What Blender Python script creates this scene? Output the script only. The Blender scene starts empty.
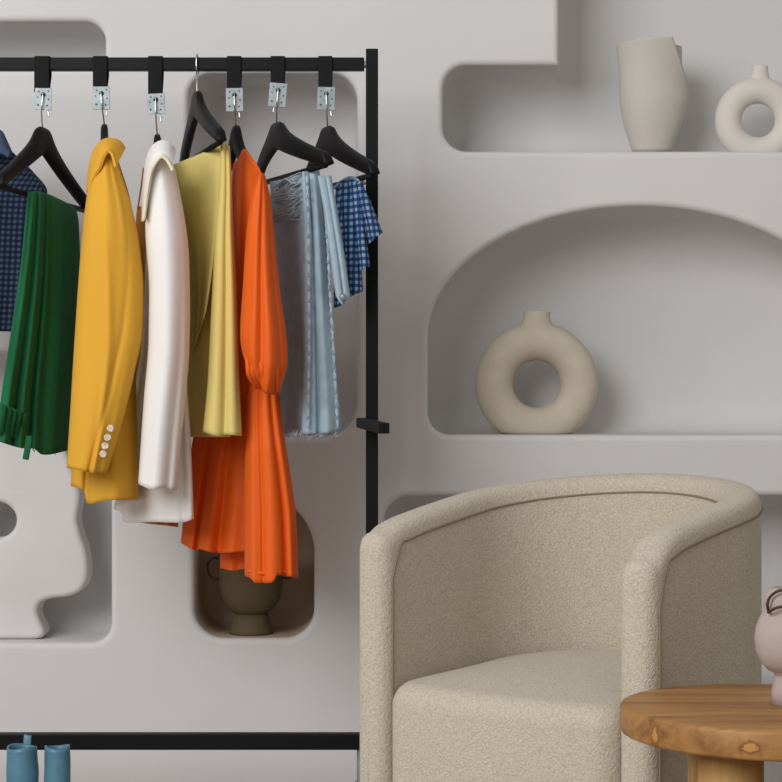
import bpy, bmesh, math, random
from mathutils import Vector, Matrix, noise

random.seed(7)
PI = math.pi
F, CAMZ, CX, CY = 2000.0, 0.93, 391.0, 391.0
scene = bpy.context.scene
COL = scene.collection


def P(px, py, d):
    """point at distance d from the lens whose image falls on (px, py) of the 782 px frame"""
    return Vector(((px - CX) * d / F, d, CAMZ - (py - CY) * d / F))


# ------------------------------------------------------------------ linking
def link(name, mesh, mat=None, parent=None):
    o = bpy.data.objects.new(name, mesh)
    COL.objects.link(o)
    if mat is not None:
        for m in (mat if isinstance(mat, (list, tuple)) else [mat]):
            mesh.materials.append(m)
    if parent is not None:
        o.parent = parent
        o.matrix_parent_inverse = Matrix.Translation(-parent.location) if parent.type == 'EMPTY' else Matrix.Identity(4)
    return o


def obj(name, bm, mat, parent=None, smooth=True, bevel=0.0, solid=0.0, sub=0):
    bmesh.ops.recalc_face_normals(bm, faces=bm.faces)
    me = bpy.data.meshes.new(name)
    bm.to_mesh(me)
    bm.free()
    if smooth:
        for p in me.polygons:
            p.use_smooth = True
    o = link(name, me, mat, parent)
    if solid:
        m = o.modifiers.new('solid', 'SOLIDIFY'); m.thickness = solid; m.offset = 0
    if bevel:
        m = o.modifiers.new('bevel', 'BEVEL'); m.width = bevel; m.segments = 3; m.limit_method = 'ANGLE'
        m.angle_limit = math.radians(40)
        w = o.modifiers.new('wn', 'WEIGHTED_NORMAL'); w.keep_sharp = True
    if sub:
        m = o.modifiers.new('sub', 'SUBSURF'); m.levels = sub; m.render_levels = sub
    return o


def thing(name, label, cat, loc, group=None):
    o = bpy.data.objects.new(name, None)
    o.empty_display_size = 0.05
    COL.objects.link(o)
    o.location = loc
    tag(o, label, cat, group)
    return o


def tag(o, label, cat, group=None):
    o['label'] = label
    o['category'] = cat
    if group:
        o['group'] = group
    return o


# ------------------------------------------------------------------ materials
def new_mat(name):
    m = bpy.data.materials.new(name)
    m.use_nodes = True
    nt = m.node_tree
    b = nt.nodes['Principled BSDF']
    return m, nt, b


def mat(name, col, rough=0.8, metal=0.0, bump=0.0, bscale=200.0, var=0.0, vscale=8.0, sheen=0.0, spec=0.5,
        stretch=(1, 1, 1), detail=4.0, coat=0.0, bdist=0.002, trans=0.0):
    m, nt, b = new_mat(name)
    b.inputs['Base Color'].default_value = (*col, 1)
    b.inputs['Roughness'].default_value = rough
    b.inputs['Metallic'].default_value = metal
    b.inputs['Specular IOR Level'].default_value = spec
    b.inputs['Sheen Weight'].default_value = sheen
    b.inputs['Coat Weight'].default_value = coat
    tc = nt.nodes.new('ShaderNodeTexCoord')
    mp = nt.nodes.new('ShaderNodeMapping')
    mp.inputs['Scale'].default_value = stretch
    nt.links.new(tc.outputs['Object'], mp.inputs['Vector'])
    if var:
        n = nt.nodes.new('ShaderNodeTexNoise')
        n.inputs['Scale'].default_value = vscale
        n.inputs['Detail'].default_value = 5
        nt.links.new(mp.outputs['Vector'], n.inputs['Vector'])
        r = nt.nodes.new('ShaderNodeValToRGB')
        r.color_ramp.elements[0].position = 0.3
        r.color_ramp.elements[1].position = 0.7
        r.color_ramp.elements[0].color = (*[c * (1 - var) for c in col], 1)
        r.color_ramp.elements[1].color = (*[min(1, c * (1 + var)) for c in col], 1)
        nt.links.new(n.outputs['Fac'], r.inputs['Fac'])
        nt.links.new(r.outputs['Color'], b.inputs['Base Color'])
    if bump:
        n = nt.nodes.new('ShaderNodeTexNoise')
        n.inputs['Scale'].default_value = bscale
        n.inputs['Detail'].default_value = detail
        nt.links.new(mp.outputs['Vector'], n.inputs['Vector'])
        bp = nt.nodes.new('ShaderNodeBump')
        bp.inputs['Strength'].default_value = bump
        bp.inputs['Distance'].default_value = bdist
        nt.links.new(n.outputs['Fac'], bp.inputs['Height'])
        nt.links.new(bp.outputs['Normal'], b.inputs['Normal'])
    if trans:
        tr = nt.nodes.new('ShaderNodeBsdfTranslucent')
        tr.inputs['Color'].default_value = (*col, 1)
        mx = nt.nodes.new('ShaderNodeMixShader')
        mx.inputs[0].default_value = trans
        nt.links.new(b.outputs[0], mx.inputs[1])
        nt.links.new(tr.outputs[0], mx.inputs[2])
        nt.links.new(mx.outputs[0], nt.nodes['Material Output'].inputs['Surface'])
    return m


def check_mat(name, dark, mid, light, size, soft=False, rough=0.85):
    """woven gingham from the cloth's own UV lengths (metres)"""
    m, nt, b = new_mat(name)
    b.inputs['Roughness'].default_value = rough
    b.inputs['Specular IOR Level'].default_value = 0.2
    uv = nt.nodes.new('ShaderNodeUVMap')
    sep = nt.nodes.new('ShaderNodeSeparateXYZ')
    nt.links.new(uv.outputs[0], sep.inputs[0])

    def stripe(sock):
        a = nt.nodes.new('ShaderNodeMath'); a.operation = 'DIVIDE'; a.inputs[1].default_value = size
        nt.links.new(sock, a.inputs[0])
        f = nt.nodes.new('ShaderNodeMath'); f.operation = 'FRACT'
        nt.links.new(a.outputs[0], f.inputs[0])
        g = nt.nodes.new('ShaderNodeMath'); g.operation = 'GREATER_THAN'; g.inputs[1].default_value = 0.5
        nt.links.new(f.outputs[0], g.inputs[0])
        return g.outputs[0]
    s = nt.nodes.new('ShaderNodeMath'); s.operation = 'ADD'
    nt.links.new(stripe(sep.outputs[0]), s.inputs[0])
    nt.links.new(stripe(sep.outputs[1]), s.inputs[1])
    h = nt.nodes.new('ShaderNodeMath'); h.operation = 'MULTIPLY'; h.inputs[1].default_value = 0.5
    nt.links.new(s.outputs[0], h.inputs[0])
    r = nt.nodes.new('ShaderNodeValToRGB')
    r.color_ramp.interpolation = 'CONSTANT'
    e = r.color_ramp.elements
    e[0].position = 0; e[0].color = (*light, 1)
    e[1].position = 0.25; e[1].color = (*mid, 1)
    k = e.new(0.75); k.color = (*dark, 1)
    nt.links.new(h.outputs[0], r.inputs['Fac'])
    nt.links.new(r.outputs['Color'], b.inputs['Base Color'])
    return m


M = {}
M['wall'] = mat('white_plaster', (0.66, 0.65, 0.647), 0.92, bump=0.35, bscale=9, var=0.02, vscale=3, spec=0.15, detail=9, bdist=0.006)
M['niche_shade'] = mat('shade_tinted_plaster', (0.60, 0.485, 0.385), 0.92, bump=0.3, bscale=9, var=0.03, vscale=3, spec=0.15, detail=9, bdist=0.006)  # wall plaster with the small niche's brown shade put into its colour
M['floor'] = mat('pale_screed', (0.34, 0.27, 0.21), 0.6, bump=0.1, bscale=40, var=0.06, vscale=4)
M['black'] = mat('black_powder_coat', (0.006, 0.006, 0.007), 0.5, spec=0.14, bump=0.08, bscale=600)
M['hanger'] = mat('black_lacquered_wood', (0.006, 0.0056, 0.006), 0.48, spec=0.18)
M['web'] = mat('black_webbing', (0.009, 0.009, 0.010), 0.75, bump=0.5, bscale=900, spec=0.2)
M['zinc'] = mat('galvanised_plate', (0.27, 0.31, 0.32), 0.45, metal=0.5, var=0.18, vscale=60)
M['hole'] = mat('dark_hole_lining', (0.03, 0.035, 0.04), 0.6)
M['chrome'] = mat('chromed_wire', (0.62, 0.63, 0.64), 0.2, metal=1.0)
M['green'] = mat('green_corduroy', (0.011, 0.125, 0.052), 0.85, bump=0.5, bscale=260, sheen=0.04, var=0.25, vscale=30, stretch=(1, 1, 0.12), spec=0.2)
M['yellow'] = mat('marigold_suiting', (0.71, 0.375, 0.036), 0.8, bump=0.12, bscale=700, spec=0.25)
M['white'] = mat('white_suiting', (0.83, 0.815, 0.80), 0.8, bump=0.1, bscale=700, spec=0.25)
M['lining'] = mat('cream_lining', (0.76, 0.70, 0.50), 0.6, spec=0.3)
M['mustard'] = mat('ochre_satin', (0.50, 0.20, 0.030), 0.5, spec=0.4)
M['pale'] = mat('lemon_suiting', (0.69, 0.57, 0.19), 0.75, bump=0.1, bscale=700, spec=0.3)
M['orange'] = mat('orange_poplin', (0.94, 0.165, 0.012), 0.6, bump=0.06, trans=0.28, bscale=45, spec=0.35, bdist=0.004, stretch=(1, 1, 0.35))
M['brass_btn'] = mat('mottled_horn', (0.62, 0.52, 0.40), 0.3, var=0.5, vscale=220, spec=0.5)
M['olive'] = mat('olive_brown_stoneware', (0.125, 0.095, 0.052), 0.75, bump=0.2, bscale=150, spec=0.3)
M['cream'] = mat('bisque_ceramic', (0.62, 0.555, 0.45), 0.85, bump=0.2, bscale=180, var=0.05, vscale=20, spec=0.2)
M['bone'] = mat('bone_ceramic', (0.68, 0.64, 0.58), 0.8, bump=0.1, bscale=160, spec=0.25)
M['stone'] = mat('greige_ceramic', (0.54, 0.51, 0.455), 0.6, bump=0.05, bscale=120, spec=0.35)
M['plaster'] = mat('white_cast_plaster', (0.68, 0.668, 0.66), 0.9, bump=0.3, bscale=14, detail=8, var=0.03, spec=0.15, bdist=0.004)
M['pink'] = mat('pink_bisque', (0.43, 0.355, 0.32), 0.8, bump=0.15, bscale=200, var=0.06, vscale=40, spec=0.2)
M['brownwire'] = mat('brown_leather_cord', (0.045, 0.02, 0.013), 0.6)
M['teal'] = mat('blue_leather', (0.075, 0.20, 0.28), 0.42, bump=0.25, bscale=30, spec=0.5, var=0.12, vscale=30)
M['teal_in'] = mat('dark_boot_lining', (0.05, 0.09, 0.12), 0.8)
M['sole'] = mat('dark_rubber', (0.02, 0.02, 0.022), 0.7)
M['denim'] = mat('light_wash_denim', (0.38, 0.505, 0.59), 0.9, bump=0.35, bscale=500, var=0.10, vscale=40, spec=0.15)
M['denim_dark'] = mat('worn_seam_denim', (0.24, 0.33, 0.42), 0.9, bump=0.35, bscale=500, spec=0.15)
M['thread'] = mat('frayed_denim_thread', (0.42, 0.50, 0.56), 0.9)
M['gingham'] = check_mat('blue_gingham', (0.008, 0.03, 0.11), (0.030, 0.085, 0.20), (0.24, 0.33, 0.45), 0.0128)
M['navycheck'] = check_mat('navy_check', (0.007, 0.010, 0.022), (0.016, 0.027, 0.058), (0.055, 0.085, 0.145), 0.0115)


def boucle():
    m, nt, b = new_mat('cream_boucle')
    b.inputs['Roughness'].default_value = 0.95
    b.inputs['Specular IOR Level'].default_value = 0.1
    b.inputs['Sheen Weight'].default_value = 0.15
    tc = nt.nodes.new('ShaderNodeTexCoord')
    n = nt.nodes.new('ShaderNodeTexNoise'); n.inputs['Scale'].default_value = 120; n.inputs['Detail'].default_value = 2
    v = nt.nodes.new('ShaderNodeTexVoronoi'); v.inputs['Scale'].default_value = 270
    n2 = nt.nodes.new('ShaderNodeTexNoise'); n2.inputs['Scale'].default_value = 420; n2.inputs['Detail'].default_value = 2
    for x in (n, n2):
        nt.links.new(tc.outputs['Object'], x.inputs['Vector'])
    dx = nt.nodes.new('ShaderNodeVectorMath'); dx.operation = 'MULTIPLY_ADD'; dx.inputs[1].default_value = (0.012, 0.012, 0.012)
    nt.links.new(n.outputs['Color'], dx.inputs[0]); nt.links.new(tc.outputs['Object'], dx.inputs[2])
    nt.links.new(dx.outputs[0], v.inputs['Vector'])
    a = nt.nodes.new('ShaderNodeMath'); a.operation = 'SUBTRACT'; a.inputs[0].default_value = 0.8
    nt.links.new(v.outputs['Distance'], a.inputs[1])
    a2 = nt.nodes.new('ShaderNodeMath'); a2.operation = 'MULTIPLY_ADD'; a2.inputs[1].default_value = 0.7
    nt.links.new(n2.outputs['Fac'], a2.inputs[0]); nt.links.new(a.outputs[0], a2.inputs[2])
    r = nt.nodes.new('ShaderNodeValToRGB')
    r.color_ramp.elements[0].position = 0.0; r.color_ramp.elements[0].color = (0.47, 0.41, 0.315, 1)
    r.color_ramp.elements[1].position = 0.75; r.color_ramp.elements[1].color = (0.63, 0.575, 0.48, 1)
    nt.links.new(a.outputs[0], r.inputs['Fac'])
    nt.links.new(r.outputs['Color'], b.inputs['Base Color'])
    bp = nt.nodes.new('ShaderNodeBump'); bp.inputs['Strength'].default_value = 0.45; bp.inputs['Distance'].default_value = 0.003
    nt.links.new(a2.outputs[0], bp.inputs['Height'])
    nt.links.new(bp.outputs['Normal'], b.inputs['Normal'])
    return m


M['boucle'] = boucle()
M['seam'] = mat('boucle_seam', (0.25, 0.20, 0.14), 0.95, bump=0.5, bscale=300, spec=0.1)


def wood(name, knots=()):
    m, nt, b = new_mat(name)
    b.inputs['Roughness'].default_value = 0.5
    b.inputs['Specular IOR Level'].default_value = 0.4
    tc = nt.nodes.new('ShaderNodeTexCoord')
    mp = nt.nodes.new('ShaderNodeMapping')
    mp.inputs['Scale'].default_value = (2.0, 14.0, 14.0) if knots is not None else (16, 16, 1.6)
    mp.inputs['Rotation'].default_value = (0, 0, 0.25)
    nt.links.new(tc.outputs['Object'], mp.inputs['Vector'])
    n = nt.nodes.new('ShaderNodeTexNoise'); n.inputs['Scale'].default_value = 1.6; n.inputs['Detail'].default_value = 7
    n.inputs['Distortion'].default_value = 0.7
    nt.links.new(mp.outputs['Vector'], n.inputs['Vector'])
    w = nt.nodes.new('ShaderNodeTexNoise'); w.inputs['Scale'].default_value = 12; w.inputs['Detail'].default_value = 4
    nt.links.new(mp.outputs['Vector'], w.inputs['Vector'])
    mx = nt.nodes.new('ShaderNodeMath'); mx.operation = 'MULTIPLY_ADD'; mx.inputs[1].default_value = 0.3
    nt.links.new(w.outputs['Fac'], mx.inputs[0]); nt.links.new(n.outputs['Fac'], mx.inputs[2])
    r = nt.nodes.new('ShaderNodeValToRGB')
    e = r.color_ramp.elements
    e[0].position = 0.42; e[0].color = (0.17, 0.068, 0.020, 1)
    e[1].position = 0.85; e[1].color = (0.43, 0.225, 0.07, 1)
    k = e.new(0.60); k.color = (0.30, 0.14, 0.042, 1)
    if knots is None:
        e[0].color = (0.30, 0.14, 0.045, 1); k.color = (0.50, 0.28, 0.10, 1); e[2].color = (0.62, 0.39, 0.16, 1)
    nt.links.new(mx.outputs[0], r.inputs['Fac'])
    col = r.outputs['Color']
    for (c, rad, ax) in (knots or ()):
        sub = nt.nodes.new('ShaderNodeVectorMath'); sub.operation = 'SUBTRACT'; sub.inputs[1].default_value = c
        nt.links.new(tc.outputs['Object'], sub.inputs[0])
        rt = nt.nodes.new('ShaderNodeVectorMath'); rt.operation = 'MULTIPLY'; rt.inputs[1].default_value = ax
        nt.links.new(sub.outputs[0], rt.inputs[0])
        nn = nt.nodes.new('ShaderNodeTexNoise'); nn.inputs['Scale'].default_value = 60
        nt.links.new(tc.outputs['Object'], nn.inputs['Vector'])
        ln = nt.nodes.new('ShaderNodeVectorMath'); ln.operation = 'LENGTH'
        nt.links.new(rt.outputs[0], ln.inputs[0])
        ad = nt.nodes.new('ShaderNodeMath'); ad.operation = 'MULTIPLY_ADD'; ad.inputs[1].default_value = rad * 2.2
        nt.links.new(nn.outputs['Fac'], ad.inputs[0]); nt.links.new(ln.outputs['Value'], ad.inputs[2])
        dv = nt.nodes.new('ShaderNodeMath'); dv.operation = 'DIVIDE'; dv.inputs[1].default_value = rad * 2.6
        nt.links.new(ad.outputs[0], dv.inputs[0])
        rr = nt.nodes.new('ShaderNodeValToRGB')
        q = rr.color_ramp.elements
        q[0].position = 0.0; q[0].color = (0.48, 0.235, 0.065, 1)
        q[1].position = 0.62; q[1].color = (0.50, 0.245, 0.07, 1)
        q2 = q.new(0.72); q2.color = (0.19, 0.075, 0.022, 1)
        q3 = q.new(0.82); q3.color = (0.30, 0.13, 0.035, 1)
        nt.links.new(dv.outputs[0], rr.inputs['Fac'])
        msk = nt.nodes.new('ShaderNodeMapRange'); msk.inputs[1].default_value = 0.74; msk.inputs[2].default_value = 0.95
        msk.inputs[3].default_value = 1; msk.inputs[4].default_value = 0
        nt.links.new(dv.outputs[0], msk.inputs[0])
        mix = nt.nodes.new('ShaderNodeMix'); mix.data_type = 'RGBA'
        nt.links.new(msk.outputs[0], mix.inputs[0])
        nt.links.new(col, mix.inputs[6]); nt.links.new(rr.outputs['Color'], mix.inputs[7])
        col = mix.outputs[2]
    nt.links.new(col, b.inputs['Base Color'])
    bp = nt.nodes.new('ShaderNodeBump'); bp.inputs['Strength'].default_value = 0.08
    nt.links.new(w.outputs['Fac'], bp.inputs['Height']); nt.links.new(bp.outputs['Normal'], b.inputs['Normal'])
    return m


# ------------------------------------------------------------------ interpolation helpers
def pl(pts, t):
    """Catmull-Rom through (t, value) pairs"""
    n = len(pts)
    if t <= pts[0][0]:
        return pts[0][1]
    if t >= pts[-1][0]:
        return pts[-1][1]
    for i in range(n - 1):
        if pts[i][0] <= t <= pts[i + 1][0]:
            break
    t0, v0 = pts[i]; t1, v1 = pts[i + 1]
    h = t1 - t0
    if h < 1e-9:
        return v1
    sl = (v1 - v0) / h

    def tang(j):
        if j == 0 or j == n - 1:
            a = min(j, n - 2)
            return (pts[a + 1][1] - pts[a][1]) / max(1e-9, pts[a + 1][0] - pts[a][0])
        a = (pts[j][1] - pts[j - 1][1]) / max(1e-9, pts[j][0] - pts[j - 1][0])
        b = (pts[j + 1][1] - pts[j][1]) / max(1e-9, pts[j + 1][0] - pts[j][0])
        return 0 if a * b <= 0 else 2 * a * b / (a + b)
    m0, m1 = tang(i), tang(i + 1)
    u = (t - t0) / h
    return ((2 * u**3 - 3 * u**2 + 1) * v0 + (u**3 - 2 * u**2 + u) * h * m0 +
            (-2 * u**3 + 3 * u**2) * v1 + (u**3 - u**2) * h * m1)


def lerp(a, b, t):
    return a + (b - a) * t


def grid_faces(bm, rows, closed):
    n = len(rows[0])
    for a, b in zip(rows, rows[1:]):
        for i in range(n if closed else n - 1):
            j = (i + 1) % n
            bm.faces.new((a[i], a[j], b[j], b[i]))


def fall(name, material, parent, left, right, d, th, top=None, bot=None, folds=(), rip=(0, 0, 0), wob=0.003,
         seed=0, nv=70, nu=56, solid=0.0015, cap=True, sagp=1.0, uvscale=1.0):
    """hanging cloth: a flattened tube lofted between a left and a right outline [(py, px)...];
    d = depth at left/right (m), th = [(v, thickness)], folds = (s at top, s at hem, width, amp at top, amp at hem)"""
    bm = bmesh.new()
    uvl = bm.loops.layers.uv.new('UVMap')
    top = top or [(0, 0), (1, 0)]
    bot = bot or [(0, 0), (1, 0)]
    rows, uvs = [], []
    ss = [i / nu for i in range(nu + 1)]
    loop = [(s, -1) for s in ss] + [(s, 1) for s in reversed(ss[1:-1])]
    for k in range(nv + 1):
        v = k / nv
        pyl = lerp(left[0][0], left[-1][0], v); pxl = pl(left, pyl)
        pyr = lerp(right[0][0], right[-1][0], v); pxr = pl(right, pyr)
        t = pl(th, v)
        if cap and v < 0.03:
            t *= math.sqrt(max(0.0, 1 - ((0.03 - v) / 0.03)**2)) * 0.85 + 0.15
        row, ur, acc, prev = [], [], 0.0, None
        for (s, side) in loop:
            px = lerp(pxl, pxr, s)
            py = lerp(pyl, pyr, s) + pl(top, s) * (1 - v) + pl(bot, s) * v**sagp
            dd = lerp(d[0], d[1], s) if not callable(d) else d(s, v)
            sh = math.sqrt(max(0.0, 1 - abs(2 * s - 1)**3))
            f = 0.0
            for (a, b, w, at, ab) in folds:
                s0 = lerp(a, b, v)
                f += lerp(at, ab, v) * math.exp(-((s - s0) / w)**2)
            n, amp, ph = rip
            if n:
                f += amp * v**0.7 * math.sin(2 * PI * n * s + ph + 1.2 * math.sin(2.2 * v + ph))
            f += wob * noise.noise((s * 2.2 + seed * 3.1, v * 1.7, seed * 1.7)) + 0.12 * wob * noise.noise((s * 6, v * 6, seed + 9.3))
            edge = min(1.0, 8 * s, 8 * (1 - s)) ** 0.5
            z = dd + side * t * 0.5 * sh - f * edge * (1.0 if side < 0 else 0.55)
            co = P(px, py, z)
            row.append(bm.verts.new(co))
            if prev is not None:
                acc += (co - prev).length
            prev = co
            ur.append((acc * uvscale, co.z * uvscale))
        rows.append(row); uvs.append(ur)
    n = len(loop)
    for k in range(nv):
        for i in range(n):
            j = (i + 1) % n
            fc = bm.faces.new((rows[k][i], rows[k][j], rows[k + 1][j], rows[k + 1][i]))
            uv = [uvs[k][i], uvs[k][j] if j else uvs[k][i], uvs[k + 1][j] if j else uvs[k + 1][i], uvs[k + 1][i]]
            for lp, q in zip(fc.loops, uv):
                lp[uvl].uv = q
    if cap:
        half = len(ss)
        r = rows[0]
        for i in range(half - 2):
            a, b = r[i], r[i + 1]
            c = r[(n - i - 1) % n] if i + 1 < half - 1 else None
            e = r[(n - i) % n]
            vs = []
            for q in (a, b, c, e):
                if q is not None and q not in vs:
                    vs.append(q)
            if len(vs) >= 3:
                try:
                    bm.faces.new(vs)
                except ValueError:
                    pass
    return obj(name, bm, material, parent, solid=solid)


def tube(bm, pts, r, n=10, caps=True, flat=None, up=Vector((0, 1, 0))):
    """round (or flattened) tube along 3-D points; r scalar or list; flat = radius along 'up'"""
    pts = [Vector(p) for p in pts]
    rr = r if isinstance(r, (list, tuple)) else [r] * len(pts)
    ff = flat if isinstance(flat, (list, tuple)) else [flat] * len(pts)
    rows = []
    x = None
    for i, p in enumerate(pts):
        t = (pts[min(i + 1, len(pts) - 1)] - pts[max(i - 1, 0)])
        t.normalize()
        if flat is not None:
            y = (up - t * up.dot(t)).normalized()
            x = y.cross(t)
        else:
            if x is None:
                x = t.orthogonal().normalized()
            x = (x - t * x.dot(t)).normalized()
            y = t.cross(x)
        b = ff[i] if ff[i] is not None else rr[i]
        rows.append([bm.verts.new(p + x * math.cos(2 * PI * k / n) * rr[i] + y * math.sin(2 * PI * k / n) * b) for k in range(n)])
    grid_faces(bm, rows, True)
    if caps:
        bm.faces.new(rows[0]); bm.faces.new(rows[-1][::-1])


def ribbon(outer, inner, d_out, d_in, bulge, n=6, m=8):
    """bent band between an outer and an inner px outline"""
    bm = bmesh.new()
    o = smooth_path([(x, y, 0) for x, y in outer], n)
    i = smooth_path([(x, y, 0) for x, y in inner], n)
    rows = []
    for a, b in zip(o, i):
        row = []
        for k in range(m + 1):
            t = k / m
            q = a.lerp(b, t)
            row.append(bm.verts.new(P(q.x, q.y, lerp(d_out, d_in + 0.032 * max(0.0, 1 - len(rows) / (0.45 * len(o)))**1.5, t) - bulge * math.sin(PI * min(1, t * 1.15 + 0.0)) )))
        rows.append(row)
    grid_faces(bm, rows, False)
    return bm


def smooth_path(pts, n=8):
    """Catmull-Rom through 3-D points"""
    pts = [Vector(p) for p in pts]
    out = []
    for i in range(len(pts) - 1):
        p0 = pts[max(i - 1, 0)]; p1 = pts[i]; p2 = pts[i + 1]; p3 = pts[min(i + 2, len(pts) - 1)]
        for k in range(n):
            t = k / n
            out.append(0.5 * ((2 * p1) + (p2 - p0) * t + (2 * p0 - 5 * p1 + 4 * p2 - p3) * t * t + (3 * p1 - p0 - 3 * p2 + p3) * t**3))
    out.append(pts[-1])
    return out


def box(bm, c, s, rot=None):
    m = Matrix.Translation(c)
    if rot is not None:
        m = m @ rot
    bmesh.ops.create_cube(bm, size=1.0, matrix=m @ Matrix.Diagonal((*s, 1)))


def lathe(bm, prof, c, n=48, close_top=False):
    rows = []
    for (r, z) in prof:
        rows.append([bm.verts.new((c[0] + r * math.cos(2 * PI * k / n), c[1] + r * math.sin(2 * PI * k / n), c[2] + z)) for k in range(n)])
    grid_faces(bm, rows, True)
    bm.faces.new(rows[0])
    if close_top:
        bm.faces.new(rows[-1])


def cyl(bm, a, b, r, n=24):
    tube(bm, [a, b], r, n)


# ------------------------------------------------------------------ the wall with its niches
WY, DEPTH = 4.40, 0.25
SC = F / WY


def W(px, py):
    return ((px - CX) / SC, CAMZ - (py - CY) / SC)


def rounded(poly, seg=12):
    """[(px, py, r px)] -> rounded outline in wall metres"""
    out = []
    n = len(poly)
    for i in range(n):
        p = Vector(poly[i][:2]); r = poly[i][2]
        a = Vector(poly[i - 1][:2]); b = Vector(poly[(i + 1) % n][:2])
        if r <= 0:
            out.append(W(*p)); continue
        u = (a - p).normalized(); w = (b - p).normalized()
        ang = u.angle(w)
        tl = r / math.tan(ang / 2)
        c = p + (u + w).normalized() * (r / math.sin(ang / 2))
        s = p + u * tl; e = p + w * tl
        a0 = math.atan2(s.y - c.y, s.x - c.x); a1 = math.atan2(e.y - c.y, e.x - c.x)
        da = (a1 - a0 + PI) % (2 * PI) - PI
        for k in range(seg + 1):
            q = a0 + da * k / seg
            out.append(W(c.x + r * math.cos(q), c.y + r * math.sin(q)))
    return out


def inset(poly, d):
    """move every edge of a clockwise-on-screen px outline inwards by d, corner radii following"""
    n = len(poly)
    out = []
    for i in range(n):
        p = Vector(poly[i][:2]); a = Vector(poly[i - 1][:2]); b = Vector(poly[(i + 1) % n][:2])
        u = (p - a).normalized(); w = (b - p).normalized()
        nu = Vector((-u.y, u.x)); nw = Vector((-w.y, w.x))
        k = 1 + nu.dot(nw)
        q = p + (nu + nw) * (d / k)
        convex = u.x * w.y - u.y * w.x > 0
        r = poly[i][2] - d if convex else poly[i][2] + d
        out.append((q.x, q.y, max(0.6, r)))
    return out


def poly_niche(poly):
    return lambda d: rounded(inset(poly, d))


def arch_niche(x0, x1, ymid, ytop, ybot, r):
    def f(d):
        a = (x1 - x0) / 2 - d; b = ymid - ytop - d; cx = (x0 + x1) / 2
        rr = max(0.6, r - d); yb = ybot - d
        out = [W(cx - a * math.cos(PI * k / 48), ymid - b * math.sin(PI * k / 48)) for k in range(49)]
        out += [W(cx + a - rr + rr * math.cos(q), yb - rr + rr * math.sin(q)) for q in [PI / 2 * k / 12 for k in range(13)]]
        out += [W(cx - a + rr - rr * math.sin(q), yb - rr + rr * math.cos(q)) for q in [PI / 2 * k / 12 for k in range(13)]]
        return out
    return f


niches = [
    (poly_niche([(-330, 21, 20), (105, 21, 20), (105, 69, 12), (-330, 69, 12)]), 0.05, 0),
    (poly_niche([(-260, 352, 40), (111, 352, 30), (111, 643, 20), (-260, 643, 30)]), 0.07, 0),
    (poly_niche([(188, 73, 24), (357, 73, 26), (357, 437, 34), (188, 437, 34)]), 0.07, 0),
    (poly_niche([(384, 496, 26), (860, 496, 20), (860, 690, 30), (384, 690, 26)]), 0.06, 0),
    (poly_niche([(443, 65, 24), (559, 65, 0.8), (559, -120, 30), (1010, -120, 30), (1010, 151, 20), (443, 151, 24)]), 0.07, 0),
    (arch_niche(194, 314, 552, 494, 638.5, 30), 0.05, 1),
    (arch_niche(428, 852, 337, 206, 435, 22), 0.08, 0),
]


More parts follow.
